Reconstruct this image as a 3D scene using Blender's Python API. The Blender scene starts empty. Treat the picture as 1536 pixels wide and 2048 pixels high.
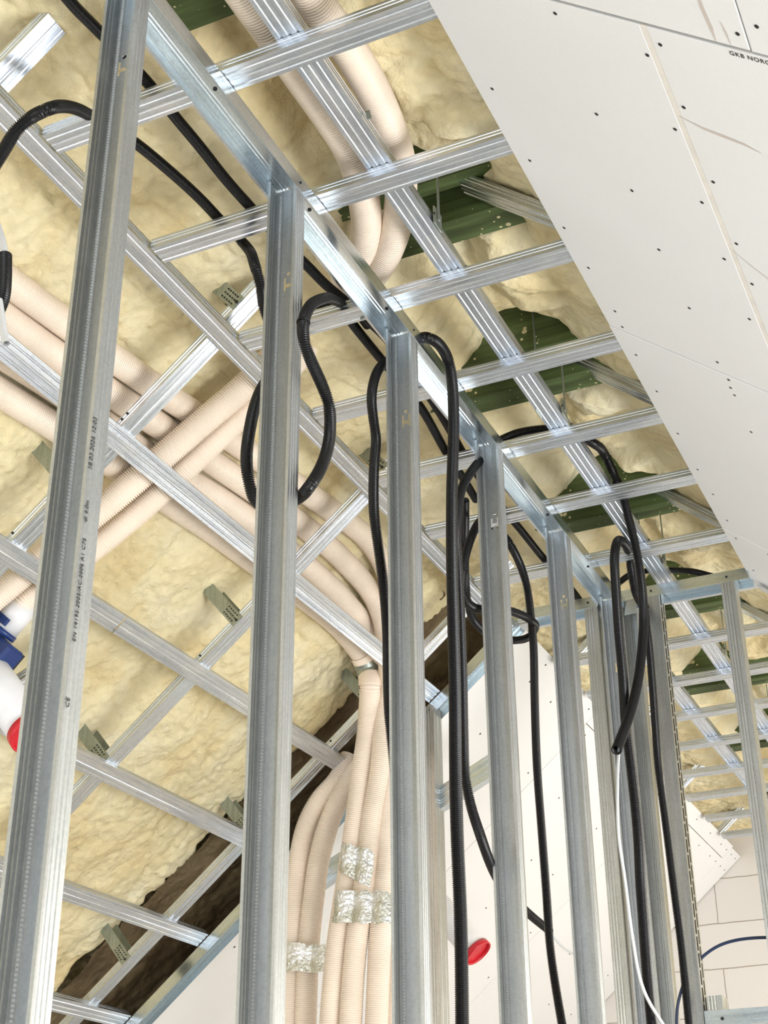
import bpy, bmesh, math, random
import numpy as np
from mathutils import Vector, Matrix, Quaternion
random.seed(4); rng = np.random.default_rng(7)
SC = bpy.context.scene
COL = SC.collection
H = 1.55                                   # eye height; lengths are metres

# ------------------------------------------------------------------ camera
RC = [[0.907128, 0.420797, -0.007027], [-0.203053, 0.422981, -0.883095], [-0.368631, 0.802506, 0.469142]]
cam_data = bpy.data.cameras.new('camera'); cam = bpy.data.objects.new('camera', cam_data); COL.objects.link(cam)
cam_data.sensor_fit = 'VERTICAL'; cam_data.sensor_height = 24.0; cam_data.lens = 2864.77/2048*24.0
cam_data.clip_start = .02; cam_data.clip_end = 200
m = Matrix(((RC[0][0], -RC[1][0], -RC[2][0], 0), (RC[0][1], -RC[1][1], -RC[2][1], 0), (RC[0][2], -RC[1][2], -RC[2][2], H), (0,0,0,1)))
cam.matrix_world = m
SC.camera = cam
SC.view_settings.view_transform = 'Standard'; SC.view_settings.look = 'None'
SC.view_settings.gamma = 1; SC.view_settings.use_curve_mapping = False
SC.view_settings.exposure = 0.08
# ------------------------------------------------------------------ world, daylight and added fill lamps
wd = bpy.data.worlds.new('daylight'); SC.world = wd; wd.use_nodes = True
bg = wd.node_tree.nodes['Background']; bg.inputs[0].default_value = (.86, .93, 1.0, 1); bg.inputs[1].default_value = 1.2
def area(name, loc, target, sx, sy, power, col):
    l = bpy.data.lights.new(name, 'AREA'); l.shape = 'RECTANGLE'; l.size = sx; l.size_y = sy; l.energy = power; l.color = col
    o = bpy.data.objects.new(name, l); COL.objects.link(o); o.location = Vector(loc)
    o.rotation_euler = (Vector(target)-Vector(loc)).to_track_quat('-Z', 'Y').to_euler()
    return o
area('window_light_behind', (.4,-2.6,.2), (-.9,3,1.6), 3.2, 2.0, 75, (.93,.96,1.0))
area('fill_light_right', (1.45,2.6,-.35), (-1.8,3.2,1.6), 2.4, 1.0, 138, (.95,.97,1.0))  # added fill lamp out of view, brightens the left slope foam; no window here
area('window_light_far_room', (1.2,6.6,-.2), (-1.7,6.4,1.9), 2.6, 1.4, 84, (1.0,.97,.93))
area('fill_light_left', (-3.3,.3,-.5), (-1.6,3.4,2.0), 1.6, 1.2, 16, (.95,.97,1.0))  # weak fill lamp added low on the left to lift the slope; no window here

# ------------------------------------------------------------------ materials
def nt(name):
    mt = bpy.data.materials.new(name); mt.use_nodes = True
    t = mt.node_tree; t.nodes.clear()
    out = t.nodes.new('ShaderNodeOutputMaterial'); b = t.nodes.new('ShaderNodeBsdfPrincipled')
    t.links.new(b.outputs[0], out.inputs[0])
    return mt, t, b
def N(t, typ, **kw):
    n = t.nodes.new(typ)
    for k, v in kw.items():
        if k.startswith('i_'): n.inputs[k[2:].replace('_',' ')].default_value = v
        else: setattr(n, k, v)
    return n
def L(t, a, b): t.links.new(a, b)
def mth(t, op, a, b=None, c=None):
    n = t.nodes.new('ShaderNodeMath'); n.operation = op
    for i, x in enumerate((a, b, c)):
        if x is None: continue
        if isinstance(x, (int, float)): n.inputs[i].default_value = x
        else: t.links.new(x, n.inputs[i])
    return n.outputs[0]
def ramp(t, fac, stops):
    r = t.nodes.new('ShaderNodeValToRGB'); e = r.color_ramp.elements
    while len(e) < len(stops): e.new(.5)
    for k, (p, c) in enumerate(stops):
        e[k].position = p; e[k].color = (c[0], c[1], c[2], 1)
    if fac is not None: t.links.new(fac, r.inputs[0])
    return r.outputs[0]
def plain(name, col, rough=.5, metal=0, spec=.5, bump=0, bscale=60):
    mt, t, b = nt(name)
    b.inputs['Base Color'].default_value = (*col, 1); b.inputs['Roughness'].default_value = rough; b.inputs['Metallic'].default_value = metal
    b.inputs['Specular IOR Level'].default_value = spec
    tc = N(t, 'ShaderNodeTexCoord'); no = N(t, 'ShaderNodeTexNoise', i_Scale=bscale*.15, i_Detail=5.0); L(t, tc.outputs['Object'], no.inputs['Vector'])
    mx = N(t, 'ShaderNodeMixRGB', blend_type='MULTIPLY'); mx.inputs[0].default_value = 1
    mx.inputs[1].default_value = (*col, 1); L(t, ramp(t, no.outputs[0], [(.3,(.9,.9,.9)),(.7,(1.04,1.04,1.04))]), mx.inputs[2]); L(t, mx.outputs[0], b.inputs['Base Color'])
    if bump:
        n2 = N(t, 'ShaderNodeTexNoise', i_Scale=float(bscale), i_Detail=6.0); L(t, tc.outputs['Object'], n2.inputs['Vector'])
        bp = N(t, 'ShaderNodeBump'); bp.inputs['Strength'].default_value = bump; bp.inputs['Distance'].default_value = .002
        L(t, n2.outputs[0], bp.inputs['Height']); L(t, bp.outputs[0], b.inputs['Normal'])
    return mt
def galv(name, base=(.60,.63,.65), rough=.3, knurl=0.0, dots=None, worn=.5, metal=.93, streak=1.0):
    """galvanized sheet steel; local x = across, y = depth, z = along the profile"""
    mt, t, b = nt(name)
    tc = N(t, 'ShaderNodeTexCoord'); oi = N(t, 'ShaderNodeObjectInfo')
    sh = N(t, 'ShaderNodeVectorMath', operation='ADD'); L(t, tc.outputs['Object'], sh.inputs[0])
    cb = N(t, 'ShaderNodeCombineXYZ'); L(t, mth(t, 'MULTIPLY', oi.outputs['Random'], 37.0), cb.inputs[2]); L(t, cb.outputs[0], sh.inputs[1])
    mp = N(t, 'ShaderNodeMapping'); mp.inputs['Scale'].default_value = (90, 90, 5); L(t, sh.outputs[0], mp.inputs[0])
    st = N(t, 'ShaderNodeTexNoise', i_Scale=1.0, i_Detail=7.0, i_Roughness=.62); L(t, mp.outputs[0], st.inputs['Vector'])
    sp = N(t, 'ShaderNodeTexVoronoi', i_Scale=160.0); L(t, sh.outputs[0], sp.inputs['Vector'])
    n3 = N(t, 'ShaderNodeTexNoise', i_Scale=9.0, i_Detail=4.0); L(t, sh.outputs[0], n3.inputs['Vector'])
    a = tuple(x*(1-.10*streak) for x in base); c = tuple(min(1, x*(1+.10*streak)) for x in base)
    cr = ramp(t, st.outputs[0], [(.36,a),(.50,base),(.64,c)])
    mx = N(t, 'ShaderNodeMixRGB', blend_type='MULTIPLY'); mx.inputs[0].default_value = .55
    L(t, cr, mx.inputs[1]); L(t, ramp(t, sp.outputs['Distance'], [(0,(1.12,1.12,1.12)),(.9,(.8,.82,.85))]), mx.inputs[2])
    # matt white oxide smears
    mx2 = N(t, 'ShaderNodeMixRGB'); wf = ramp(t, mth(t, 'MULTIPLY', n3.outputs[0], st.outputs[0]), [(.24,(0,0,0)),(.31,(worn,worn,worn))]); L(t, wf, mx2.inputs[0])
    L(t, mx.outputs[0], mx2.inputs[1]); mx2.inputs[2].default_value = (.78,.80,.82,1)
    L(t, mx2.outputs[0], b.inputs['Base Color'])
    b.inputs['Metallic'].default_value = metal
    L(t, mth(t, 'ADD', mth(t, 'MULTIPLY', st.outputs[0], .20*streak), rough-.09*streak), b.inputs['Roughness'])
    h = mth(t, 'MULTIPLY', st.outputs[0], .07*streak)
    if knurl:
        sx = N(t, 'ShaderNodeSeparateXYZ'); L(t, tc.outputs['Object'], sx.inputs[0])
        x = sx.outputs[0]; y = sx.outputs[1]; z = sx.outputs[2]
        k = 2*math.pi/.0026
        q = mth(t, 'ADD', x, y)
        s1 = mth(t, 'SINE', mth(t, 'MULTIPLY', mth(t, 'ADD', z, mth(t, 'ABSOLUTE', q)), k))
        s2 = mth(t, 'SINE', mth(t, 'MULTIPLY', mth(t, 'SUBTRACT', z, mth(t, 'MULTIPLY', mth(t, 'ABSOLUTE', q), .8)), k))
        h = mth(t, 'ADD', h, mth(t, 'MULTIPLY', mth(t, 'ADD', s1, mth(t, 'MULTIPLY', s2, .35)), knurl))
        if dots is not None:
            msk = mth(t, 'LESS_THAN', mth(t, 'ABSOLUTE', mth(t, 'SUBTRACT', x, dots)), .0028)
            dd = mth(t, 'SINE', mth(t, 'MULTIPLY', z, 2*math.pi/.0085))
            h = mth(t, 'ADD', h, mth(t, 'MULTIPLY', msk, mth(t, 'MULTIPLY', dd, 1.8)))
    bp = N(t, 'ShaderNodeBump'); bp.inputs['Strength'].default_value = .55; bp.inputs['Distance'].default_value = .0007
    L(t, h, bp.inputs['Height']); L(t, bp.outputs[0], b.inputs['Normal'])
    return mt
M = {}
M['ceiling_metal'] = galv('galvanized ceiling channel', (.68,.73,.80), .24, knurl=.16, worn=.45, metal=.96)
M['carrier_metal'] = galv('galvanized carrier channel', (.66,.71,.77), .24, worn=.25, metal=.96)
M['stud_metal'] = galv('galvanized stud steel', (.49,.505,.505), .38, knurl=.26, worn=.10, streak=.4)
M['bead'] = plain('bright rolled burrs', (.86,.88,.88), .38, metal=.6)
M['stud_plain'] = galv('smooth galvanized stud steel', (.56,.57,.55), .36, knurl=.03, worn=.2, streak=.5)
M['track_metal'] = galv('bright galvanized track', (.70,.78,.83), .20, worn=.10, metal=.97)
M['strap_metal'] = galv('dull hanger strap', (.36,.40,.36), .42, worn=.1)
M['duct'] = plain('cream corrugated plastic', (.93,.79,.65), .42, spec=.45)
M['black'] = plain('black conduit plastic', (.004,.004,.005), .32, spec=.32)
M['hole'] = plain('dark screw recess', (.012,.012,.012), .6)
M['white_pvc'] = plain('white plastic pipe', (.80,.80,.82), .35)
M['red'] = plain('red plastic cap', (.62,.010,.025), .32)
M['blue'] = plain('dark blue plastic', (.010,.035,.16), .35)
M['navy'] = plain('navy cable sheath', (.010,.025,.075), .4)
M['cable'] = plain('light grey cable sheath', (.66,.67,.68), .4)
M['putty'] = plain('joint filler', (.80,.76,.71), .8, bump=.4, bscale=120)
M['tan'] = plain('tan foam block', (.50,.40,.26), .9, bump=.8, bscale=25)
M['concrete'] = plain('grey concrete', (.62,.61,.59), .85, bump=.5, bscale=30)
M['ink'] = plain('black print', (.02,.02,.02), .6)
def board_mat():
    mt, t, b = nt('plasterboard paper')
    tc = N(t, 'ShaderNodeTexCoord')
    n1 = N(t, 'ShaderNodeTexNoise', i_Scale=1.6, i_Detail=4.0); L(t, tc.outputs['Object'], n1.inputs['Vector'])
    n2 = N(t, 'ShaderNodeTexNoise', i_Scale=260.0, i_Detail=3.0); L(t, tc.outputs['Object'], n2.inputs['Vector'])
    c = ramp(t, n1.outputs[0], [(.3,(.765,.765,.772)),(.7,(.80,.80,.805))])
    mx = N(t, 'ShaderNodeMixRGB', blend_type='MULTIPLY'); mx.inputs[0].default_value = 1; L(t, c, mx.inputs[1]); L(t, ramp(t, n2.outputs[0], [(.3,(.98,.98,.98)),(.7,(1.01,1.01,1.01))]), mx.inputs[2])
    L(t, mx.outputs[0], b.inputs['Base Color']); b.inputs['Roughness'].default_value = .85; b.inputs['Specular IOR Level'].default_value = .2
    return mt
M['board'] = board_mat()
def foam_mat(name, c0, c1, c2, fine=1.0):
    mt, t, b = nt(name)
    tc = N(t, 'ShaderNodeTexCoord')
    n1 = N(t, 'ShaderNodeTexNoise', i_Scale=3.2, i_Detail=6.0, i_Roughness=.6, i_Distortion=.4); L(t, tc.outputs['Object'], n1.inputs['Vector'])
    L(t, ramp(t, n1.outputs[0], [(.32,c0),(.5,c1),(.70,c2)]), b.inputs['Base Color'])
    b.inputs['Roughness'].default_value = .48; b.inputs['Specular IOR Level'].default_value = .35
    n2 = N(t, 'ShaderNodeTexNoise', i_Scale=38.0, i_Detail=9.0, i_Roughness=.66, i_Distortion=.5); L(t, tc.outputs['Object'], n2.inputs['Vector'])
    v = N(t, 'ShaderNodeTexVoronoi', i_Scale=34.0, feature='SMOOTH_F1'); L(t, tc.outputs['Object'], v.inputs['Vector'])
    h = mth(t, 'SUBTRACT', mth(t, 'MULTIPLY', n2.outputs[0], .8), mth(t, 'MULTIPLY', v.outputs['Distance'], .9))
    bp = N(t, 'ShaderNodeBump'); bp.inputs['Strength'].default_value = .85*fine; bp.inputs['Distance'].default_value = .018
    L(t, h, bp.inputs['Height']); L(t, bp.outputs[0], b.inputs['Normal'])
    return mt
M['foam'] = foam_mat('cream spray foam', (.86,.69,.37), (.96,.835,.52), (.98,.90,.65))
M['foam_brown'] = foam_mat('dark brown spray foam', (.13,.085,.045), (.23,.165,.09), (.34,.26,.15))  # much darker brown than the cream foam, used in the recessed bay
def green_mat():
    mt, t, b = nt('green treated timber')
    tc = N(t, 'ShaderNodeTexCoord')
    mp = N(t, 'ShaderNodeMapping'); mp.inputs['Scale'].default_value = (2.5, 30, 30); L(t, tc.outputs['Object'], mp.inputs[0])
    n1 = N(t, 'ShaderNodeTexNoise', i_Scale=1.0, i_Detail=6.0, i_Distortion=.6); L(t, mp.outputs[0], n1.inputs['Vector'])
    c = ramp(t, n1.outputs[0], [(.3,(.040,.055,.014)),(.55,(.085,.125,.038)),(.75,(.15,.21,.085))])
    v = N(t, 'ShaderNodeTexVoronoi', i_Scale=48.0); L(t, tc.outputs['Object'], v.inputs['Vector'])
    n2 = N(t, 'ShaderNodeTexNoise', i_Scale=9.0); L(t, tc.outputs['Object'], n2.inputs['Vector'])
    spot = mth(t, 'LESS_THAN', v.outputs['Distance'], mth(t, 'MULTIPLY', mth(t, 'SUBTRACT', n2.outputs[0], .40), 1.2))
    mx = N(t, 'ShaderNodeMixRGB'); L(t, spot, mx.inputs[0]); L(t, c, mx.inputs[1]); mx.inputs[2].default_value = (.66,.58,.34,1)
    L(t, mx.outputs[0], b.inputs['Base Color']); b.inputs['Roughness'].default_value = .6
    return mt
M['green'] = green_mat()
def foil_mat():
    mt, t, b = nt('crumpled foil tape')
    tc = N(t, 'ShaderNodeTexCoord')
    n1 = N(t, 'ShaderNodeTexNoise', i_Scale=13.0, i_Detail=3.0); L(t, tc.outputs['Object'], n1.inputs['Vector'])
    L(t, ramp(t, n1.outputs[0], [(.42,(.86,.87,.88)),(.58,(.64,.63,.55))]), b.inputs['Base Color'])
    b.inputs['Metallic'].default_value = .8; b.inputs['Roughness'].default_value = .3
    n2 = N(t, 'ShaderNodeTexNoise', i_Scale=60.0, i_Detail=4.0, i_Distortion=1.5); L(t, tc.outputs['Object'], n2.inputs['Vector'])
    bp = N(t, 'ShaderNodeBump'); bp.inputs['Strength'].default_value = .9; bp.inputs['Distance'].default_value = .006
    L(t, n2.outputs[0], bp.inputs['Height']); L(t, bp.outputs[0], b.inputs['Normal'])
    return mt
M['foil'] = foil_mat()
def block_mat():
    mt, t, b = nt('painted blockwork')
    tc = N(t, 'ShaderNodeTexCoord')
    sx = N(t, 'ShaderNodeSeparateXYZ'); L(t, tc.outputs['Object'], sx.inputs[0])
    wn = N(t, 'ShaderNodeTexNoise', i_Scale=5.0, i_Detail=5.0); L(t, tc.outputs['Object'], wn.inputs['Vector'])
    w = mth(t, 'MULTIPLY', mth(t, 'SUBTRACT', wn.outputs[0], .5), .022)
    cb = N(t, 'ShaderNodeCombineXYZ'); L(t, mth(t, 'ADD', mth(t, 'ADD', sx.outputs[0], sx.outputs[1]), w), cb.inputs[0]); L(t, mth(t, 'ADD', sx.outputs[2], w), cb.inputs[1])
    br = N(t, 'ShaderNodeTexBrick', offset=.5); L(t, cb.outputs[0], br.inputs['Vector'])
    br.inputs['Color1'].default_value = (.73,.695,.665,1); br.inputs['Color2'].default_value = (.765,.735,.71,1); br.inputs['Mortar'].default_value = (.40,.35,.30,1)
    br.inputs['Scale'].default_value = 1; br.inputs['Mortar Size'].default_value = .0032; br.inputs['Brick Width'].default_value = .60; br.inputs['Row Height'].default_value = .25
    L(t, br.outputs['Color'], b.inputs['Base Color']); b.inputs['Roughness'].default_value = .85
    bp = N(t, 'ShaderNodeBump'); bp.inputs['Strength'].default_value = .6; bp.inputs['Distance'].default_value = .006
    L(t, mth(t, 'SUBTRACT', mth(t, 'MULTIPLY', wn.outputs[0], .3), br.outputs['Fac']), bp.inputs['Height']); L(t, bp.outputs[0], b.inputs['Normal'])
    return mt
M['block'] = block_mat()

# ------------------------------------------------------------------ helpers
def tag(o, label, cat, group=None, kind=None):
    if label: o['label'] = label
    if cat: o['category'] = cat
    if group: o['group'] = group
    if kind: o['kind'] = kind
    return o
def empty(name, loc):
    o = bpy.data.objects.new(name, None); o.empty_display_size = .05; o.location = loc; COL.objects.link(o); return o
def mesh_obj(name, V, F, mat, parent=None, smooth=False, matrix=None):
    me = bpy.data.meshes.new(name); me.from_pydata([tuple(map(float, v)) for v in V], [], F)
    if smooth: me.polygons.foreach_set('use_smooth', [True]*len(me.polygons))
    me.materials.append(mat); me.update()
    o = bpy.data.objects.new(name, me); COL.objects.link(o)
    if parent is not None: o.parent = parent
    if matrix is not None: o.matrix_local = matrix
    return o
def grid_obj(name, P, mat, smooth=True, parent=None):
    """P: (a,b,3) numpy grid"""
    a, b, _ = P.shape
    me = bpy.data.meshes.new(name)
    idx = np.arange(a*b).reshape(a, b)
    F = np.stack([idx[:-1,:-1], idx[1:,:-1], idx[1:,1:], idx[:-1,1:]], -1).reshape(-1)
    nf = len(F)//4
    me.vertices.add(a*b); me.vertices.foreach_set('co', P.reshape(-1).astype(np.float32))
    me.loops.add(nf*4); me.loops.foreach_set('vertex_index', F.astype(np.int32))
    me.polygons.add(nf); me.polygons.foreach_set('loop_start', np.arange(0, nf*4, 4, dtype=np.int32)); me.polygons.foreach_set('loop_total', np.full(nf, 4, dtype=np.int32))
    me.polygons.foreach_set('use_smooth', np.full(nf, smooth)); me.materials.append(mat)
    me.update(calc_edges=True); me.validate()
    o = bpy.data.objects.new(name, me); COL.objects.link(o)
    if parent is not None: o.parent = parent
    return o
def frame(A, w, v):
    w = Vector(w).normalized(); v = Vector(v); v = (v - w*v.dot(w)).normalized(); u = v.cross(w)
    return Matrix(((u.x,v.x,w.x,A[0]),(u.y,v.y,w.y,A[1]),(u.z,v.z,w.z,A[2]),(0,0,0,1)))
def offset_ring(pts, t):
    n = len(pts); out = []
    P2 = [Vector(p) for p in pts]
    for i in range(n):
        d1 = (P2[i]-P2[i-1]).normalized() if i > 0 else None
        d2 = (P2[i+1]-P2[i]).normalized() if i < n-1 else None
        if d1 is None: nn = Vector((-d2.y, d2.x))
        elif d2 is None: nn = Vector((-d1.y, d1.x))
        else:
            a = Vector((-d1.y, d1.x)); b = Vector((-d2.y, d2.x)); nn = (a+b)
            nn = nn.normalized(); nn = nn/max(.5, nn.dot(a))
        out.append(P2[i]+nn*t)
    return [(p.x, p.y) for p in P2] + [(p.x, p.y) for p in reversed(out)]
def profile(name, pts, length, mat, A, w, v, parent=None, t=.0009, seg=1):
    ring = offset_ring(pts, t); n = len(ring); V = []; F = []
    for k in range(seg+1):
        V += [(x, y, length*k/seg) for x, y in ring]
    for k in range(seg):
        for i in range(n):
            j = (i+1) % n; F.append((k*n+i, k*n+j, (k+1)*n+j, (k+1)*n+i))
    half = n//2
    for k, s in ((0, 1), (seg, -1)):
        for i in range(half-1):
            q = (k*n+i, k*n+i+1, k*n+n-2-i, k*n+n-1-i)
            F.append(q[::-1] if s == 1 else q)
    return mesh_obj(name, V, F, mat, parent, matrix=frame(A, w, v))
def groove(x, w=.0035, d=.0016, y=0):
    return [(x-w, y), (x-w*.45, y+d), (x+w*.45, y+d), (x+w, y)]
# ceiling profile 60 x 27
CD = [(-.0245,.0265),(-.0295,.0265),(-.0295,.020),(-.0285,.0185),(-.0285,.0165),(-.0295,.015),(-.0295,.0115),(-.0285,.010),(-.0285,.008),(-.0295,.0065),(-.0295,0)] + groove(-.0175) + groove(0,.0045,.0012) + groove(.0175) + [(.0295,0),(.0295,.0065),(.0285,.008),(.0285,.010),(.0295,.0115),(.0295,.015),(.0285,.0165),(.0285,.0185),(.0295,.020),(.0295,.0265),(.0245,.0265)]
# wall stud: web on v=0, flanges 50 deep, lips
def cw(hw=.034, fl=.050, ribs=True, web=True):
    def side(s):
        r = [(s*hw, fl)]
        if ribs:
            for yy in (fl-.008, fl-.0175, fl-.027):
                r += [(s*hw, yy+.003),(s*(hw-.0013), yy+.0012),(s*(hw-.0013), yy-.0012),(s*hw, yy-.003)]
        r += [(s*hw, 0)]
        return r
    return [(-hw+.006, fl-.004),(-hw+.006, fl)] + side(-1) + (groove(-.018,.004,.0025) + groove(.018,.004,.0025) if web else groove(.0205,.0012,.0008) + groove(.0295,.0012,.0008)) + side(1)[::-1] + [(hw-.006, fl),(hw-.006, fl-.004)]
CW = cw(fl=.040, web=False)
CWs = cw(.0365,.046)
CWp = cw(.0365,.046, False)
def uw(hw=.0348, fl=.040):
    g = []
    for x in (-.020,-.012,.012,.020): g += groove(x,.0028,.0012)
    return [(-hw, fl),(-hw,0)] + g + [(hw,0),(hw,fl)]
UW = uw()
def disc(name, c, nrm, r, mat, parent, depth=.0015, seg=12):
    V = []; F = []
    for k, d in ((0, -depth), (1, depth)):
        V += [(math.cos(2*math.pi*i/seg)*r, math.sin(2*math.pi*i/seg)*r, d) for i in range(seg)]
    F = [(i, (i+1)%seg, seg+(i+1)%seg, seg+i) for i in range(seg)] + [tuple(range(seg))[::-1], tuple(range(seg, 2*seg))]
    key = (round(r,4), mat.name)
    me = disc.cache.get(key)
    if me is None:
        me = bpy.data.meshes.new(name); me.from_pydata(V, [], F); me.materials.append(mat); disc.cache[key] = me
    o = bpy.data.objects.new(name, me); COL.objects.link(o)
    nrm = Vector(nrm).normalized(); q = nrm.to_track_quat('Z', 'Y').to_matrix().to_4x4(); q.translation = Vector(c)
    if parent is not None:
        o.parent = parent; o.matrix_local = parent_world(parent).inverted() @ q
    else: o.matrix_world = q
    return o
disc.cache = {}
def parent_world(o):
    m = o.matrix_basis.copy()
    while o.parent is not None:
        o = o.parent; m = o.matrix_basis @ m
    return m
def to_child(o, parent):
    m = parent_world(o); o.parent = parent; o.matrix_basis = parent_world(parent).inverted() @ m
def slab(name, O, e1, l1, e2, l2, nrm, th, mat, parent=None, jitter=0):
    O = Vector(O); e1 = Vector(e1).normalized(); e2 = Vector(e2).normalized(); nn = Vector(nrm).normalized()
    bm = bmesh.new()
    vs = [bm.verts.new(O + e1*a*l1 + e2*b*l2 + nn*c*th) for a in (0,1) for b in (0,1) for c in (0,1)]
    for f in ((0,1,3,2),(4,6,7,5),(0,4,5,1),(2,3,7,6),(0,2,6,4),(1,5,7,3)): bm.faces.new([vs[i] for i in f])
    bmesh.ops.recalc_face_normals(bm, faces=bm.faces)
    bmesh.ops.bevel(bm, geom=list(bm.edges), offset=min(.0012, th*.3), segments=1, affect='EDGES')
    me = bpy.data.meshes.new(name); bm.to_mesh(me); bm.free(); me.materials.append(mat)
    me.transform(Matrix.Translation(-O))
    o = bpy.data.objects.new(name, me); COL.objects.link(o); o.location = O
    if parent is not None: to_child(o, parent)
    return o
def box(name, c, s, mat, parent=None, M4=None):
    x, y, z = (k/2 for k in s)
    bm = bmesh.new(); bmesh.ops.create_cube(bm, size=1); bmesh.ops.scale(bm, vec=s, verts=bm.verts)
    bmesh.ops.bevel(bm, geom=list(bm.edges), offset=min(s)*.12, segments=1, affect='EDGES')
    me = bpy.data.meshes.new(name); bm.to_mesh(me); bm.free(); me.materials.append(mat)
    o = bpy.data.objects.new(name, me); COL.objects.link(o)
    o.matrix_world = (M4 or Matrix.Identity(4)) @ Matrix.Translation(Vector(c))
    o.matrix_basis = o.matrix_world.copy()
    if parent is not None: to_child(o, parent)
    return o
def spline(pts, ds):
    P = np.array(pts, float); n = len(P)
    Q = np.vstack([2*P[0]-P[1], P, 2*P[-1]-P[-2]]); out = []
    for i in range(n-1):
        p0, p1, p2, p3 = Q[i:i+4]
        t0 = 0; t1 = t0+max(1e-6, np.linalg.norm(p1-p0)**.5); t2 = t1+max(1e-6, np.linalg.norm(p2-p1)**.5); t3 = t2+max(1e-6, np.linalg.norm(p3-p2)**.5)
        t = np.linspace(t1, t2, 24, endpoint=False)[:, None]
        A1 = (t1-t)/(t1-t0)*p0+(t-t0)/(t1-t0)*p1; A2 = (t2-t)/(t2-t1)*p1+(t-t1)/(t2-t1)*p2; A3 = (t3-t)/(t3-t2)*p2+(t-t2)/(t3-t2)*p3
        B1 = (t2-t)/(t2-t0)*A1+(t-t0)/(t2-t0)*A2; B2 = (t3-t)/(t3-t1)*A2+(t-t1)/(t3-t1)*A3
        out.append((t2-t)/(t2-t1)*B1+(t-t1)/(t2-t1)*B2)
    out.append(P[-1:]); C = np.vstack(out)
    # soften
    for _ in range(30):
        C[1:-1] = .5*C[1:-1]+.25*(C[:-2]+C[2:])
    d = np.r_[0, np.cumsum(np.linalg.norm(np.diff(C, axis=0), axis=1))]
    s = np.arange(0, d[-1], ds)
    return np.stack([np.interp(s, d, C[:, k]) for k in range(3)], 1)
def tube(name, pts, r, mat, pitch=0, amp=0, seg=16, ds=None, parent=None, inner=None, pat_=(0,0,.1,1,.9)):
    if pitch: ds = pitch/len(pat_)
    C = spline(pts, ds or .012); n = len(C)
    T = np.gradient(C, axis=0); T /= np.linalg.norm(T, axis=1)[:, None]+1e-12
    U = np.zeros_like(C); u = np.cross(T[0], [0.1,.3,.9]); u /= np.linalg.norm(u)
    for i in range(n):
        u = u - T[i]*np.dot(u, T[i]); u /= np.linalg.norm(u); U[i] = u
    W = np.cross(T, U)
    R = np.full(n, r)
    if pitch:
        pat = np.array(pat_)*amp; R = r - pat[np.arange(n) % len(pat_)]
    a = np.linspace(0, 2*math.pi, seg+1)
    P = C[:, None, :] + R[:, None, None]*(np.cos(a)[None, :, None]*U[:, None, :] + np.sin(a)[None, :, None]*W[:, None, :])
    o0 = C[0].copy()
    if inner:
        # rolled-in end so the tube reads as hollow
        for e, idx in ((0, 0), (1, -1)):
            rr = r-inner
            ring = C[idx] + rr*(np.cos(a)[:, None]*U[idx] + np.sin(a)[:, None]*W[idx])
            deep = ring + (T[idx] if e == 0 else -T[idx])*r*2.5
            cen = np.repeat((C[idx] + (T[idx] if e == 0 else -T[idx])*r*2.5)[None], seg+1, 0)
            P = np.concatenate([cen[None], deep[None], ring[None], P]) if e == 0 else np.concatenate([P, ring[None], deep[None], cen[None]])
    o = grid_obj(name, P - o0, mat, True, parent)
    if parent is None: o.location = o0
    else: o.location = o0 - np.array(parent_world(parent).translation)
    return o
def cyl(name, A, B, r, mat, parent=None, seg=28, cap=True, r2=None, th=None):
    A = Vector(A); B = Vector(B); l = (B-A).length; r2 = r2 or r; V = []; F = []
    rings = [(0,r),(l,r2)] if th is None else [(0,r),(l,r2),(l,r2-th),(0,r-th)]
    for z, rr in rings: V += [(rr*math.cos(2*math.pi*i/seg), rr*math.sin(2*math.pi*i/seg), z) for i in range(seg)]
    k = len(rings)
    for q in range(k if th is not None else k-1):
        for i in range(seg):
            j = (i+1) % seg; q2 = (q+1) % k; F.append((q*seg+i, q*seg+j, q2*seg+j, q2*seg+i))
    if th is None and cap: F += [tuple(range(seg))[::-1], tuple(range(seg, 2*seg))]
    q = (B-A).to_track_quat('Z', 'Y').to_matrix().to_4x4(); q.translation = A
    o = mesh_obj(name, V, F, mat, smooth=False, matrix=None); o.matrix_basis = q
    for p in o.data.polygons: p.use_smooth = len(p.vertices) == 4
    if parent is not None: to_child(o, parent)
    return o

# ------------------------------------------------------------------ geometry of the roof
AL = math.radians(40); CA, SA = math.cos(AL), math.sin(AL)
P0 = np.array([-1.64, 0, 2.08]); DL = np.array([-CA, 0, -SA]); NL = np.array([-SA, 0, CA])    # left slope: down direction, outward normal
PR = np.array([-.70, 0, 2.08]); DR = np.array([CA, 0, -SA]); NR = np.array([SA, 0, CA])
def left(s, Y, o=0): return P0 + DL*s + NL*o + np.array([0, Y, 0])
def right(s, Y, o=0): return PR + DR*s + NR*o + np.array([0, Y, 0])
BEAMS = [1.80, 2.68, 3.46, 4.34, 5.22, 6.10, 6.98, 7.86]

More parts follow.
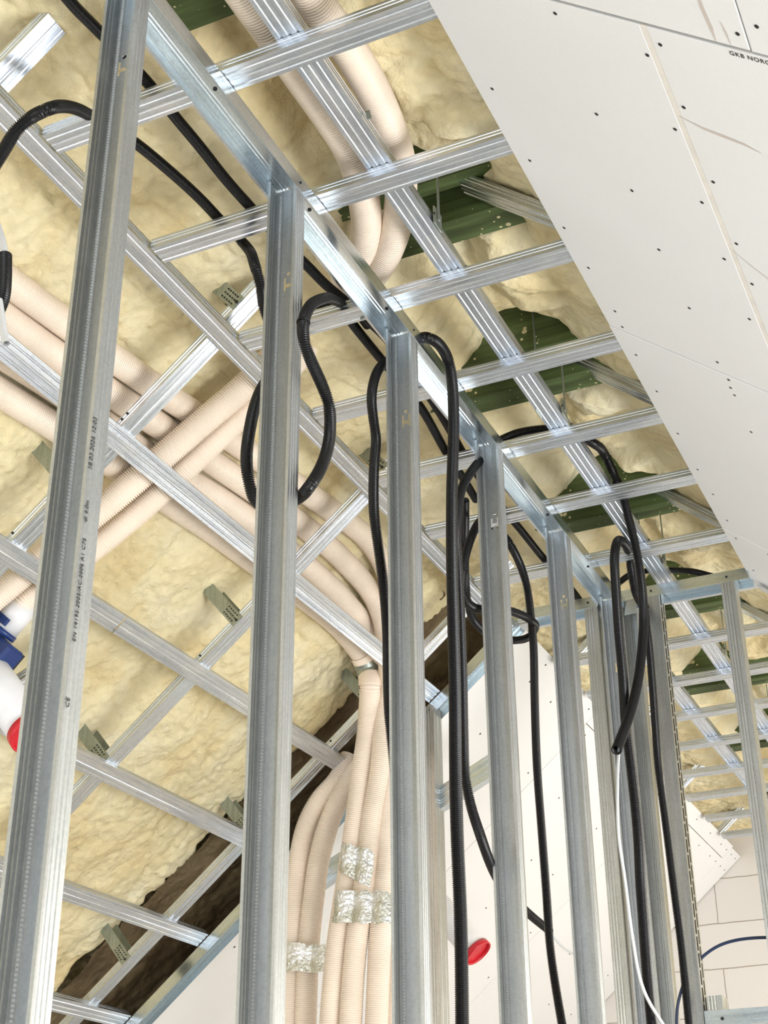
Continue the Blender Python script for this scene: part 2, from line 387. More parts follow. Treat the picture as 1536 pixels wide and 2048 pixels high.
# noise
def h2(ix, iy, s):
    v = np.sin(ix*127.1 + iy*311.7 + s*74.7)*43758.5453
    return v - np.floor(v)
def vnoise(x, y, s=0):
    ix = np.floor(x); iy = np.floor(y); fx = x-ix; fy = y-iy; fx = fx*fx*(3-2*fx); fy = fy*fy*(3-2*fy)
    return (h2(ix,iy,s)*(1-fx)+h2(ix+1,iy,s)*fx)*(1-fy)+(h2(ix,iy+1,s)*(1-fx)+h2(ix+1,iy+1,s)*fx)*fy
def worley(x, y, s=0):
    ix = np.floor(x); iy = np.floor(y); best = np.full(x.shape, 9.)
    for dx in (-1,0,1):
        for dy in (-1,0,1):
            cx = ix+dx; cy = iy+dy
            px = cx+.15+.7*h2(cx,cy,s+1); py = cy+.15+.7*h2(cx,cy,s+5)
            rr = .75+.5*h2(cx,cy,s+9)
            best = np.minimum(best, ((px-x)**2+(py-y)**2)/rr)
    return best
def billow(x, y, s=0): return np.sqrt(np.clip(1-worley(x, y, s)/1.0, 0, 1))
def foam_height(x, y, s=0, big=1.0):
    wx = x + .10*(vnoise(x*5, y*5, s+3)-.5) + .03*(vnoise(x*17, y*17, s+8)-.5); wy = y + .10*(vnoise(x*5+9, y*5, s+4)-.5) + .03*(vnoise(x*17+9, y*17, s+2)-.5)
    mask = vnoise(x*2.3, y*2.3, s+20)
    return big*(.055*billow(wx/.34, wy/.28, s) + .046*billow(wx/.15, wy/.12, s+30)*(.35+mask)) + .027*billow(wx/.058, wy/.066, s+60)*(.5+1.1*(1-mask)) + .009*billow(wx/.026, wy/.028, s+90)

# ------------------------------------------------------------------ setting: floor, walls, foam lined roof
V = [(-4.2,-3,-H),(1.9,-3,-H),(1.9,8.4,-H),(-4.2,8.4,-H),(-4.2,-3,-H-.12),(1.9,-3,-H-.12),(1.9,8.4,-H-.12),(-4.2,8.4,-H-.12)]
F6 = [(0,1,2,3),(7,6,5,4),(0,4,5,1),(1,5,6,2),(2,6,7,3),(3,7,4,0)]
tag(mesh_obj('floor', V, F6, M['concrete']), None, None, kind='structure')
def wallbox(name, x0, x1, y0, y1, z0, z1, mat):
    V = [(x0,y0,z0),(x1,y0,z0),(x1,y1,z0),(x0,y1,z0),(x0,y0,z1),(x1,y0,z1),(x1,y1,z1),(x0,y1,z1)]
    F = [(3,2,1,0),(4,5,6,7),(0,1,5,4),(1,2,6,5),(2,3,7,6),(3,0,4,7)]
    return tag(mesh_obj(name, V, F, mat), None, None, kind='structure')
wallbox('wall_left', -4.05, -3.90, -3, 8.4, -H, .34, M['block'])
wallbox('wall_right', 1.62, 1.78, -3, 8.4, -H, .10, M['block'])
V = [(-3.9,8.36,-H),(1.62,8.36,-H),(1.62,8.36,.3),(-1.17,8.36,2.95),(-3.9,8.36,.45)]; V += [(x, 8.56, z) for x, _, z in V]
tag(mesh_obj('wall_back', V, [(0,4,3,2,1)[::-1],(5,9,8,7,6),(0,1,6,5),(1,2,7,6),(2,3,8,7),(3,4,9,8),(4,0,5,9)], M['block']), None, None, kind='structure')

ctrl = []
for s in np.arange(2.95, -.001, -.008): p = left(s, 0, .315); ctrl.append((p[0], p[2]))
lo = left(0, 0, .315)
def seg(a, b, st):
    k = max(2, int(math.dist(a, b)/st)); return [(a[0]+(b[0]-a[0])*i/k, a[1]+(b[1]-a[1])*i/k) for i in range(1, k+1)]
for a, b in zip([ctrl[-1], (-1.56,2.39), (-1.40,2.38), (-1.30,2.44), (-1.20,2.58), (-.95,2.60), (-.84,2.46)], [(-1.56,2.39), (-1.40,2.38), (-1.30,2.44), (-1.20,2.58), (-.95,2.60), (-.84,2.46), (-.74,2.34)]): ctrl += seg(a, b, .012)
r0 = right(.12, 0, .20); ctrl += seg(ctrl[-1], (r0[0], r0[2]), .014)
for s in np.arange(.16, 3.0, .05): p = right(s, 0, .20); ctrl.append((p[0], p[2]))
ctrl = np.array(ctrl)
Tg = np.gradient(ctrl, axis=0); Tg /= np.linalg.norm(Tg, axis=1)[:, None]; NN = np.stack([-Tg[:,1], Tg[:,0]], 1)      # outward
for _ in range(12): NN[1:-1] = .25*NN[:-2]+.5*NN[1:-1]+.25*NN[2:]; ctrl[1:-1] = .25*ctrl[:-2]+.5*ctrl[1:-1]+.25*ctrl[2:]
arc = np.r_[0, np.cumsum(np.linalg.norm(np.diff(ctrl, axis=0), axis=1))]
Ys = np.r_[np.arange(-2.4, 1.3, .10), np.arange(1.3, 4.8, .0085), np.arange(4.8, 8.36, .022), 8.36]
AA, YY = np.meshgrid(arc, Ys, indexing='ij')
hh = foam_height(AA, YY, 0)
xx = ctrl[:, 0][:, None]+0*YY
# sunk around the timber ties at the ridge so that the timbers show
xw = xx + .16*(vnoise(AA*7, YY*7, 31)-.5) + .06*(vnoise(AA*21, YY*21, 33)-.5)
ridge = np.clip((xw+1.27)/.08, 0, 1)*np.clip((-.76-xw)/.08, 0, 1)
near = np.zeros_like(YY)
for yb in BEAMS: near = np.maximum(near, np.exp(-((YY-(yb-.18))/.10)**2))
lump = foam_height(AA*1.0+3, YY, 5, 1.6)
off = -hh - .6*ridge*(1-near)*lump + ridge*near*.06
# the foam steps back in the bay beside the cross partition on the left slope
edge = 4.50 - .055*(arc.max()*0+np.clip(-(AA-3.0),0,3)) + .05*(vnoise(AA*3.1, AA*0+2, 7)-.5) + .02*(vnoise(AA*17, AA*0+2, 9)-.5)
step = np.clip((YY-edge)/.035, 0, 1)*np.clip((5.3-YY)/.03, 0, 1)*np.clip((-1.74-xx)/.05, 0, 1)
off = off + step*.28
PP = np.stack([xx + NN[:,0][:,None]*off, YY, ctrl[:,1][:,None] + NN[:,1][:,None]*off], -1)
foam = grid_obj('spray_foam_insulation', PP[:, ::-1], M['foam'])
tag(foam, 'lumpy cream spray foam lining the underside of the whole roof', 'insulation', kind='stuff')
# darker foam in the recessed bay by the cross partition
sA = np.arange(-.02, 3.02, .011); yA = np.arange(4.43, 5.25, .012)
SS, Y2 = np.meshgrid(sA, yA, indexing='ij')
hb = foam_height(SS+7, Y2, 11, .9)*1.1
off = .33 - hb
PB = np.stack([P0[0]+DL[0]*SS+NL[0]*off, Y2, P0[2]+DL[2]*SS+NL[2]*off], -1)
tag(grid_obj('dark_spray_foam', PB, M['foam_brown']), 'dark brown foam strip behind the sloping track of the cross partition', 'insulation', kind='stuff')

# green ties
bl = ['green timber tie near the top left, mostly hidden by foam', 'green timber tie just past the second crossing channel, behind the thin vertical rod', 'green timber tie in the middle of the flat ceiling, above the third tall stud', 'green timber tie just before the cross partition track',
      'green timber tie, first beyond the cross partition track', 'green timber tie, second beyond the cross partition track', 'green timber tie, third beyond the cross partition track', 'green timber tie, farthest, by the blockwork end wall']
for k, yb in enumerate(BEAMS):
    t = empty('roof_timber_tie', (-1.0, yb, 2.28))
    a = slab('deep_plank', (-1.42, yb-.19, 2.33), (1,0,0), .78, (0,1,0), .045, (0,0,1), .34, M['green'], t)
    b = slab('shallow_plank', (-1.46, yb-.085, 2.285), (1,0,0), .84, (0,1,0), .085, (0,0,1), .12, M['green'], t)
    tag(t, bl[k], 'timber', 'green timber ties above the flat ceiling')

# ------------------------------------------------------------------ ceiling grid
def screw(parent, c, nrm, r=.0042): return disc('screw', c, nrm, r, M['hole'], parent)
gC = 'galvanized crossing channels of the flat ceiling'
names = ['nearest crossing channel of the flat ceiling, at the top edge of the picture', 'second crossing channel of the flat ceiling, just above the second tall stud', 'third crossing channel of the flat ceiling, just above the third tall stud', 'fourth crossing channel of the flat ceiling, between third and fourth tall stud tops',
         'fifth crossing channel of the flat ceiling, meeting the fourth tall stud top', 'sixth crossing channel of the flat ceiling, between fourth and fifth tall stud tops', 'seventh crossing channel of the flat ceiling, last before the cross partition track']
CY = [1.809, 2.216, 2.620, 3.022, 3.417, 3.800, 4.222]
for k, y in enumerate(CY):
    x1 = -.705
    o = profile('ceiling_channel', CD, x1+1.575, M['ceiling_metal'], (-1.575, y-.0295, 2.08), (1,0,0), (0,0,1))
    tag(o, 'galvanized '+names[k], 'ceiling channel', gC)
FY = [4.625, 5.045, 5.44, 5.845, 6.24, 6.655, 7.04, 7.45, 7.82, ]
fn = ['first','second','third','fourth','fifth','sixth','seventh','eighth','ninth','tenth']
for k, y in enumerate(FY):
    o = profile('ceiling_channel', CD, .95 + .515, M['ceiling_metal'], (-1.563, y-.0295, 2.08), (1,0,0), (0,0,1))
    tag(o, f'galvanized steel crossing channel in the far room, {fn[k]} beyond the cross partition track', 'ceiling channel', 'galvanized crossing channels of the far room ceiling')
profs = [('P1', -.9955, 'upper galvanized runner channel along the flat ceiling, on the plasterboard side'), ('P2', -1.235, 'upper galvanized runner channel along the flat ceiling, half hidden by the partition top track')]
for nm, x, lab in profs:
    o = profile('runner_channel', CD, 7.6, M['ceiling_metal'], (x, .7, 2.107), (0,1,0), (0,0,1)); tag(o, lab, 'ceiling channel', 'runner channels above the flat ceiling')
    # small clips with screws where runner and crossing channels meet
    for y in CY:
        box('cross_clip', (x+.031, y-.028, 2.118), (.004,.018,.020), M['strap_metal'], o)
# the runner lying along the knee of the ceiling and the ones on the left slope
o = profile('eave_runner_channel', CD, 3.87, M['ceiling_metal'], (-1.610, .7, 2.08), (0,1,0), (0,0,1))
tag(o, 'galvanized steel runner channel at the knee between flat ceiling and left slope', 'ceiling channel')
SL = [(.342,'second'),(.742,'third'),(1.150,'fourth'),(1.565,'fifth'),(1.97,'sixth')]
lab = {'second':'galvanized runner channel on the left slope, highest below the ceiling knee, across the cream ducts','third':'galvanized runner channel on the left slope with a butt joint, ending at the duct bundle','fourth':'galvanized runner channel on the left slope, third down from the ceiling knee',
       'fifth':'galvanized runner channel on the left slope, meeting the sloping track low on the left','sixth':'lowest galvanized runner channel on the left slope at the bottom left corner'}
for s, nm in SL:
    segs = [(.8, 4.57)] if nm != 'third' else [(.8, 3.030), (3.036, 4.56)]
    for q, (y0, y1) in enumerate(segs):
        A = left(s, y0)
        o = profile('slope_runner_channel', CD, y1-y0, M['ceiling_metal'], A, (0,1,0), NL)
        tag(o, lab[nm] if q == 1 or len(segs) == 1 else 'short galvanized runner channel on the left slope, upper left side of the butt joint', 'ceiling channel', 'runner channels on the left slope')
# end clip in dark rubber on the third one
box('rubber_end_block', (0,0,0), (.012,.05,.07), M['black'], o if False else None, frame(left(.742, 4.575, .01), DL, NL))
bpy.data.objects['rubber_end_block'].location = left(.742, 4.577, .012)
tag(bpy.data.objects['rubber_end_block'], 'small black rubber pad at the end of a slope channel beside the ducts', 'rubber pad')
CARR = [(1.640, -.235, .02, 'wide nearest rafter channel at the top left corner with a free end'), (2.572, -.20, 2.7, 'rafter channel crossing the left slope behind the tallest stud, over the cream ducts'), (3.48, -.20, 2.7, 'rafter channel crossing the middle of the left slope'), (4.362, -.20, 2.7, 'rafter channel on the left slope, last before the sloping track')]
for y, s0, s1, lb in CARR:
    A = left(s1, y, .027)
    o = profile('rafter_channel', CD, s1-s0, M['carrier_metal'], A, -DL, NL)
    tag(o, 'galvanized steel '+lb, 'ceiling channel', 'rafter channels of the left slope')
    for ss in ((-.06,) if y < 2 else (.30, .28, .70, -.02)):
        if ss > s0 and ss < s1: screw(o, left(ss, y-.030, .045), (0,-1,0), .0035)
for y in (5.25, 6.15, 7.05, 7.95):
    o = profile('rafter_channel', CD, .98, M['carrier_metal'], left(.30, y, .027), -DL, NL)
    tag(o, f'galvanized steel rafter channel of the far room left slope, {dict(zip((5.25,6.15,7.05,7.95),("nearest","second","third","farthest")))[y]} above the boarding', 'ceiling channel', 'rafter channels of the far room')
for y, lb in ((2.545,'behind the nearest plasterboard edge'),(3.40,'in the middle of the plasterboard edge'),(4.25,'just before the cross partition'),(5.20,'beyond the cross partition'),(6.1,'farther beyond the cross partition'),(7.0,'far along the right slope'),(7.9,'near the blockwork wall')):
    o = profile('right_rafter_channel', CD, 2.0, M['carrier_metal'], right(-.36, y, .030), DR, NR)
    tag(o, 'dull galvanized right slope rafter channel '+lb, 'ceiling channel', 'rafter channels of the right slope')
    # punched bracket plate on it
    br = box('punched_plate', (0,0,0), (.045,.003,.05), M['strap_metal'], None, Matrix.Translation(Vector(right(-.03, y-.034, .045))))
    to_child(br, o)

def direct_hanger(s, y, lb, tilt=0):
    t = empty('direct_hanger', left(s, y, .03))
    for sg in (-1, 1):
        l = slab('perforated_leg', left(s-.021, y+sg*.0315, .030), DL, .042, NL + np.array([0, tilt*sg, 0]), .22, (0,1,0), .0016, M['strap_metal'], t)
        for i in range(5):
            for j in range(3):
                disc('hole', left(s-.012+.012*j, y+sg*.0315-.0008, .048+.011*i), (0,-1,0), .0022, M['hole'], l)
        screw(l, left(s, y+sg*.0315-.001, .038), (0,-1,0), .0042)
    tag(t, lb, 'hanger bracket', 'direct hangers on the left slope')
direct_hanger(-.117, 2.572, 'grey perforated hanger bracket in the foam above the second tall stud, upper left')
direct_hanger(.51, 2.572, 'grey perforated hanger bracket half hidden left of the tallest stud')
direct_hanger(-.098, 3.48, 'grey perforated hanger bracket left of the third tall stud')
direct_hanger(.545, 3.48, 'grey perforated hanger bracket just left of the second tall stud at mid height')
direct_hanger(1.13, 3.48, 'grey perforated hanger bracket right beside the tallest stud, lower left')
direct_hanger(.503, 4.362, 'grey perforated hanger bracket beside the smooth duct elbow')
direct_hanger(1.13, 4.362, 'grey perforated hanger bracket low beside the second tall stud')
direct_hanger(1.753, 4.362, 'lowest grey perforated hanger bracket, at the edge of the dark foam')
for x, y, lb in ((-.958, 2.395, 'above the plasterboard edge'),(-.958, 3.30, 'in the middle of the flat ceiling'),(-.958, 4.36, 'just before the cross partition'),(-1.02,3.26,'on the hidden side of the runner channel'),(-1.02,4.30,'second before the cross partition'),(-.955,5.25,'nearest in the far room'),(-1.03,6.05,'left of a pair in the far room'),(-.95,6.07,'right of a pair in the far room')):
    t = empty('hanger_rod', (x, y, 2.12))
    slab('rod', (x, y-.006, 2.12), (0,0,1), .40, (0,1,0), .012, (1,0,0), .0025, M['strap_metal'], t)
    slab('clip', (x-.004, y-.022, 2.10), (0,0,1), .05, (0,1,0), .044, (1,0,0), .004, M['strap_metal'], t)
    disc('hole', (x, y-.023, 2.125), (1,0,0), .003, M['hole'], t)
    tag(t, 'thin grey hanger rod, '+lb, 'hanger rod', 'hanger rods')

# ------------------------------------------------------------------ stud partition
XC = -1.1835
def cut_hole(o, z, u=0):
    """punched service opening through the web, H-shaped with a dot above"""
    bm = bmesh.new()
    def bx(cx, cz, sx, sz):
        r = bmesh.ops.create_cube(bm, size=1); bmesh.ops.scale(bm, vec=(sx,.012,sz), verts=r['verts']); bmesh.ops.translate(bm, vec=(cx,0,cz), verts=r['verts'])
    bx(-.0085, z-.010, .0045, .034); bx(.0085, z-.010, .0045, .034); bx(0, z-.014, .0175, .010)
    r = bmesh.ops.create_cone(bm, cap_ends=True, segments=16, radius1=.0048, radius2=.0048, depth=.012)
    bmesh.ops.rotate(bm, verts=r['verts'], cent=(0,0,0), matrix=Matrix.Rotation(math.pi/2, 3, 'X')); bmesh.ops.translate(bm, vec=(0,0,z+.016), verts=r['verts'])
    bmesh.ops.translate(bm, vec=(u,0,0), verts=bm.verts)
    me = bpy.data.meshes.new('cut'); bm.to_mesh(me); bm.free(); c = bpy.data.objects.new('cut', me); COL.objects.link(c); c.matrix_basis = o.matrix_basis.copy()
    md = o.modifiers.new('b', 'BOOLEAN'); md.object = c; md.operation = 'DIFFERENCE'; md.solver = 'EXACT'; md.use_self = True
    bpy.context.view_layer.update()
    dg = bpy.context.evaluated_depsgraph_get(); ne = bpy.data.meshes.new_from_object(o.evaluated_get(dg))
    ok = len(ne.vertices) > len(o.data.vertices)
    o.modifiers.clear()
    if ok: o.data = ne
    bpy.data.objects.remove(c)
def add_beads(o, u, z0, z1, pitch=.0062):
    o.data.materials.append(M['bead']); bm = bmesh.new(); bm.from_mesh(o.data)
    z = z0
    while z < z1:
        c = [(u-.0028,.0008,z),(u,.0008,z-.0029),(u+.0028,.0008,z),(u,.0008,z+.0029)]
        m_ = [(u-.0015,.0032,z),(u,.0032,z-.0015),(u+.0015,.0032,z),(u,.0032,z+.0015)]
        vs = [bm.verts.new(p) for p in c+m_]
        for i in range(4): bm.faces.new((vs[i], vs[(i+1)%4], vs[4+(i+1)%4], vs[4+i])).material_index = 1
        bm.faces.new(vs[4:8]).material_index = 1; z += pitch
    bm.to_mesh(o.data); bm.free()
SY = [1.507, 2.109, 2.709, 3.307, 3.905, 4.485]
sl_ = ['closest and tallest galvanized steel wall stud, printed with black lettering, at the far left', 'second galvanized wall stud from the left, framed by the looping black conduit', 'third galvanized wall stud from the left, right of the cream duct bundle', 'fourth galvanized wall stud from the left, in front of the white boarding', 'fifth galvanized wall stud from the left, with a small punched opening near its top', 'last galvanized wall stud of the row, at the corner with the cross partition']
studs = []
for k, y in enumerate(SY):
    zt = 2.074
    o = profile('wall_stud', CW, zt+H, M['stud_metal'], (XC, y, -H), (0,0,1), (0,-1,0), seg=1)
    cut_hole(o, (1.895 if k == 0 else 1.83)+H, .009 if k == 0 else 0)
    add_beads(o, .0250, .9, zt+H-.01)
    tag(o, sl_[k], 'wall stud', 'studs of the long partition'); studs.append(o)
def text(name, body, size, c, right_dir, up_dir, parent, ext=.0002):
    cu = bpy.data.curves.new(name, 'FONT'); cu.body = body; cu.size = size; cu.extrude = ext; cu.space_character = 1.12
    tmp = bpy.data.objects.new('tmp_text', cu); COL.objects.link(tmp); bpy.context.view_layer.update()
    me = bpy.data.meshes.new_from_object(tmp.evaluated_get(bpy.context.evaluated_depsgraph_get())); bpy.data.objects.remove(tmp)
    me.materials.clear(); me.materials.append(M['ink'])
    o = bpy.data.objects.new(name, me); COL.objects.link(o)
    x = Vector(right_dir).normalized(); yv = Vector(up_dir); yv = (yv-x*yv.dot(x)).normalized(); z = x.cross(yv)
    o.matrix_basis = Matrix(((x.x,yv.x,z.x,c[0]),(x.y,yv.y,z.y,c[1]),(x.z,yv.z,z.z,c[2]),(0,0,0,1)))
    to_child(o, parent); return o
tx = XC+.0349
text('printed_text', 'EN 14195:2005/AC:2006 A1 C75', .0105, (tx, 1.480, .770), (0,0,1), (0,-1,0), studs[0])
text('printed_text', 'dl 4.0m', .0105, (tx, 1.478, .955), (0,0,1), (0,-1,0), studs[0])
text('printed_text', '18.03.2026 12:03', .0115, (tx, 1.477, 1.040), (0,0,1), (0,-1,0), studs[0])
text('printed_text', 'CE', .0115, (tx, 1.480, .674), (0,0,1), (0,-1,0), studs[0])
o = profile('top_track', UW, 4.9-.7-.26, M['track_metal'], (XC+.0005, .6, 2.0785), (0,1,0), (0,0,-1))
tag(o, 'bright galvanized top track of the long partition, running diagonally across the picture', 'partition track')
for y in (1.785, 2.19, 2.597, 3.0, 3.79, 4.2): screw(o, (XC+.002, y, 2.0772), (0,0,-1), .0045)
for y in (2.085, 2.685, 3.285, 3.885): screw(o, (XC+.0358, y, 2.060), (1,0,0), .0028)
# cross partition
for x0, x1, lb in ((-1.50, -1.225, 'left part, behind the fourth and fifth stud'), (-1.145, -.70, 'right part, reaching the plasterboard edge')):
    o = profile('cross_track', uw(.0382), x1-x0, M['track_metal'], (x0, 4.4775, 2.0785), (1,0,0), (0,0,-1))
    tag(o, 'galvanized top track of the cross partition, '+lb, 'partition track', 'cross partition tracks')
    for xs in ((-1.26,) if x0 < -1.3 else (-1.035, -.775)): screw(o, (xs, 4.4390, 2.058), (0,-1,0), .004)
o = profile('cross_stud', CWs, 2.07+H, M['stud_plain'], (-1.229, 4.4775, -H), (0,0,1), (-1,0,0)); tag(o, 'ribbed galvanized stud of the cross partition, left of the corner stud', 'wall stud', 'cross partition studs')
o = profile('cross_stud', CWp, 2.07+H, M['stud_plain'], (-1.010, 4.4775, -H), (0,0,1), (-1,0,0)); tag(o, 'smooth galvanized stud of the cross partition with rows of slots down its side', 'wall stud', 'cross partition studs')
slot = bpy.data.meshes.new('slot')
bm = bmesh.new(); bmesh.ops.create_cube(bm, size=1); bmesh.ops.scale(bm, vec=(.0016,.006,.042), verts=bm.verts); bm.to_mesh(slot); bm.free(); slot.materials.append(M['hole'])
for i in range(46):
    for j, yy in enumerate((-.014, .014)):
        q = bpy.data.objects.new('slot', slot); COL.objects.link(q)
        q.matrix_basis = Matrix.Translation((-1.0095, 4.4775+yy, 2.03-i*.050-(.025 if j else 0))); to_child(q, o)
o = profile('cross_stud', CWs, 2.07+H, M['stud_plain'], (-.752, 4.4775, -H), (0,0,1), (-1,0,0)); tag(o, 'ribbed galvanized stud of the cross partition nearest the right edge', 'wall stud', 'cross partition studs')
o = profile('corner_stud', CWs, 2.07+H, M['stud_plain'], (-1.149, 4.52, -H), (0,0,1), (0,1,0)); tag(o, 'galvanized stud tucked behind the corner stud of the two partitions', 'wall stud')
hd = profile('door_header', uw(.0382,.045), .26, M['track_metal'], (-1.007, 4.4775, .635), (1,0,0), (0,0,1)); tag(hd, 'horizontal galvanized header track at the bottom right corner', 'partition track')
screw(hd, (-.955, 4.4390, .655), (0,-1,0), .005)
o = profile('stub_stud', CWs, .085, M['stud_plain'], (-.950, 4.4775, .637), (0,0,1), (-1,0,0)); tag(o, 'short ribbed stub stud standing on the header track', 'wall stud')
# sloping track of the cross partition
o = profile('sloping_track', uw(.0372), 3.0, M['track_metal'], left(2.9, 4.612, -.001), -DL, -NL)
tag(o, 'blue-grey galvanized track running down the left slope beside the dark foam', 'partition track')
screw(o, left(.43, 4.575, -.02), (0,-1,0), .005)
o = profile('slope_stud', CWs, 1.83+H, M['stud_plain'], (-1.908, 4.61, -H), (0,0,1), (-1,0,0)); tag(o, 'galvanized stud under the sloping track, right of the third tall stud', 'wall stud')
A = Vector((-2.60, 4.615, 1.165)); B = Vector((-1.66, 4.615, 1.615))
o = profile('diagonal_noggin', uw(.0375,.040), (B-A).length, M['track_metal'], A, B-A, (0,1,0)); tag(o, 'slanted galvanized noggin track passing behind the duct bundle', 'partition track')

# ------------------------------------------------------------------ plasterboard
def rboard(s0, s1, y0, y1, lb, screws=()):
    o = slab('plasterboard_sheet', right(s0, y0, -.0125), DR, s1-s0, (0,1,0), y1-y0, NR, .0125, M['board'])
    for s, y in screws:
        if s0 < s < s1 and y0 < y < y1: disc('screw', right(s, y, -.0126), NR, .0039, M['hole'], o, depth=.0006)
    tag(o, lb, 'plasterboard', 'plasterboard sheets of the right slope'); return o
SCR = [(.332,1.689),(.318,1.955),(.043,2.211),(.317,2.187),(.034,2.456),(.315,2.391),(.043,2.61),(.325,2.61),(.054,2.79),(.049,2.865),(.043,3.003),(.046,3.188),(.037,3.433),(.037,3.656),(.046,3.813),(.546,1.696),(.508,1.733),(.544,1.85),(.503,1.924),(.545,2.055),(.496,2.14),(.543,2.249),(.494,2.327),(.543,2.388),(.496,2.548),(.335,2.837),(.346,2.911),(.34,2.953),(.342,2.988),(.341,3.177),(.752,1.591),(.712,1.619),(.048,1.983),(.045,4.0),(.04,4.14),(.16,4.14),(.16,4.35),(.34,3.5),(.34,3.9),(.04,4.4)]
bA = rboard(0, .517, 1.660, 2.887, 'large plasterboard sheet beside the open ceiling, upper middle of the right side', SCR)
bB = rboard(.530, 1.75, 1.660, 2.887, 'plasterboard sheet right of the filled vertical joint', SCR)
bC = rboard(0, .725, -.2, 1.652, 'plasterboard sheet at the very top of the picture with a torn paper strip', SCR)
bD = rboard(.728, 1.75, -.2, 1.653, 'plasterboard sheet in the top right corner', SCR)
bE = rboard(-.003, 1.75, 2.893, 4.100, 'plasterboard sheet below the large one, ending near the cross partition', SCR)
bF = rboard(-.003, 1.75, 4.103, 4.555, 'narrow lowest plasterboard strip touching the cross partition track', SCR)
o = slab('joint_filler', right(.516, 1.66, -.0122), DR, .015, (0,1,0), 1.23, NR, .009, M['putty']); tag(o, 'long strip of whitish filler in the joint between two plasterboard sheets', 'joint filler')
# ragged filler lumps and paper tears
def tear(pts, w, parent, mat):
    P3 = [Vector(right(s, y, -.0129)) for s, y in pts]; V = []; F = []
    n = len(P3)
    for i, p in enumerate(P3):
        d = (P3[min(i+1, n-1)]-P3[max(i-1, 0)]).normalized(); sd = d.cross(Vector(NR)); ww = w*math.sin(math.pi*(i+.15)/(n-.7))
        V += [p+sd*ww, p-sd*ww]
    V += [v + Vector(NR)*.0006 for v in V]; m2 = 2*n
    for i in range(n-1): F += [(2*i,2*i+1,2*i+3,2*i+2), (m2+2*i+2,m2+2*i+3,m2+2*i+1,m2+2*i)]
    o = mesh_obj('paper_tear', V, F, mat); to_child(o, parent); return o
M['tearm'] = plain('torn paper edge', (.56,.50,.46), .9)
tear([(.525,1.88),(.57,1.895),(.61,1.90),(.65,1.905),(.68,1.915)], .004, bB, M['tearm'])
tear([(.661,1.50),(.660,1.58),(.664,1.62),(.665,1.65)], .004, bC, M['tearm'])
tear([(.686,1.60),(.690,1.625),(.692,1.65)], .002, bC, M['tearm'])
tear([(.525,2.28),(.56,2.315),(.60,2.35),(.66,2.39)], .002, bB, M['tearm'])
text('stamped_text', 'GKB NORG', .013, tuple(right(.684, 1.673, -.0129)), DR, (0,-1,0), bB, .0002)
# boarding on the far room's left slope
def lboard(s0, s1, y0, y1, lb, scr):
    o = slab('slope_board_sheet', left(s0, y0, -.0125), DL, s1-s0, (0,1,0), y1-y0, NL, .0125, M['board'])
    for s, y in scr:
        if s0 < s < s1 and y0 < y < y1: disc('screw', left(s, y, -.0126), NL, .004, M['hole'], o, depth=.0006)
    tag(o, lb, 'plasterboard', 'white boards on the left slope of the far room'); return o
GS = [(s, y) for s in (-.03,.06,.34,.64,.94,1.24,1.54) for y in (4.75,5.0,5.25,5.55,5.70,5.95,6.2,6.5,6.8,7.1,7.4,7.7,7.95,8.08,8.2,8.3)]
lboard(-.07, 2.9, 4.66, 5.628, 'white board seen between the fourth and fifth tall studs, nearest in the far room', GS)
lboard(.022, 2.9, 5.632, 6.868, 'white board of the far room from which the red-capped pipe sticks out', GS)
lboard(.022, 2.9, 6.872, 8.128, 'white board of the far room, seen left of the slotted stud', GS)
lboard(-.07, .019, 5.632, 8.128, 'narrow white strip along the top edge of the far room boarding', GS)
lboard(-.06, 2.9, 8.132, 8.35, 'last white board strip against the blockwork wall', GS)

# ------------------------------------------------------------------ pipes with red caps
def vent(s, y, ln, r, lb):
    t = empty('vent_pipe', left(s, y, 0)); A = left(s, y, .12); B = left(s, y, -ln)
    cyl('pipe', A, B, r, M['white_pvc'], t, 40)
    cyl('cap', left(s, y, -ln+.004), left(s, y, -ln-.020), r+.004, M['red'], t, 40, th=.006)
    cyl('cap_face', left(s, y, -ln-.002), left(s, y, -ln-.008), r, M['red'], t, 40)
    tag(t, lb, 'pipe', 'white pipes with red caps')
vent(1.035, 2.775, .25, .054, 'white pipe with a red end cap at the left edge of the picture')
vent(1.035, 5.80, .28, .060, 'white pipe with a red end cap sticking out of the far boarding')

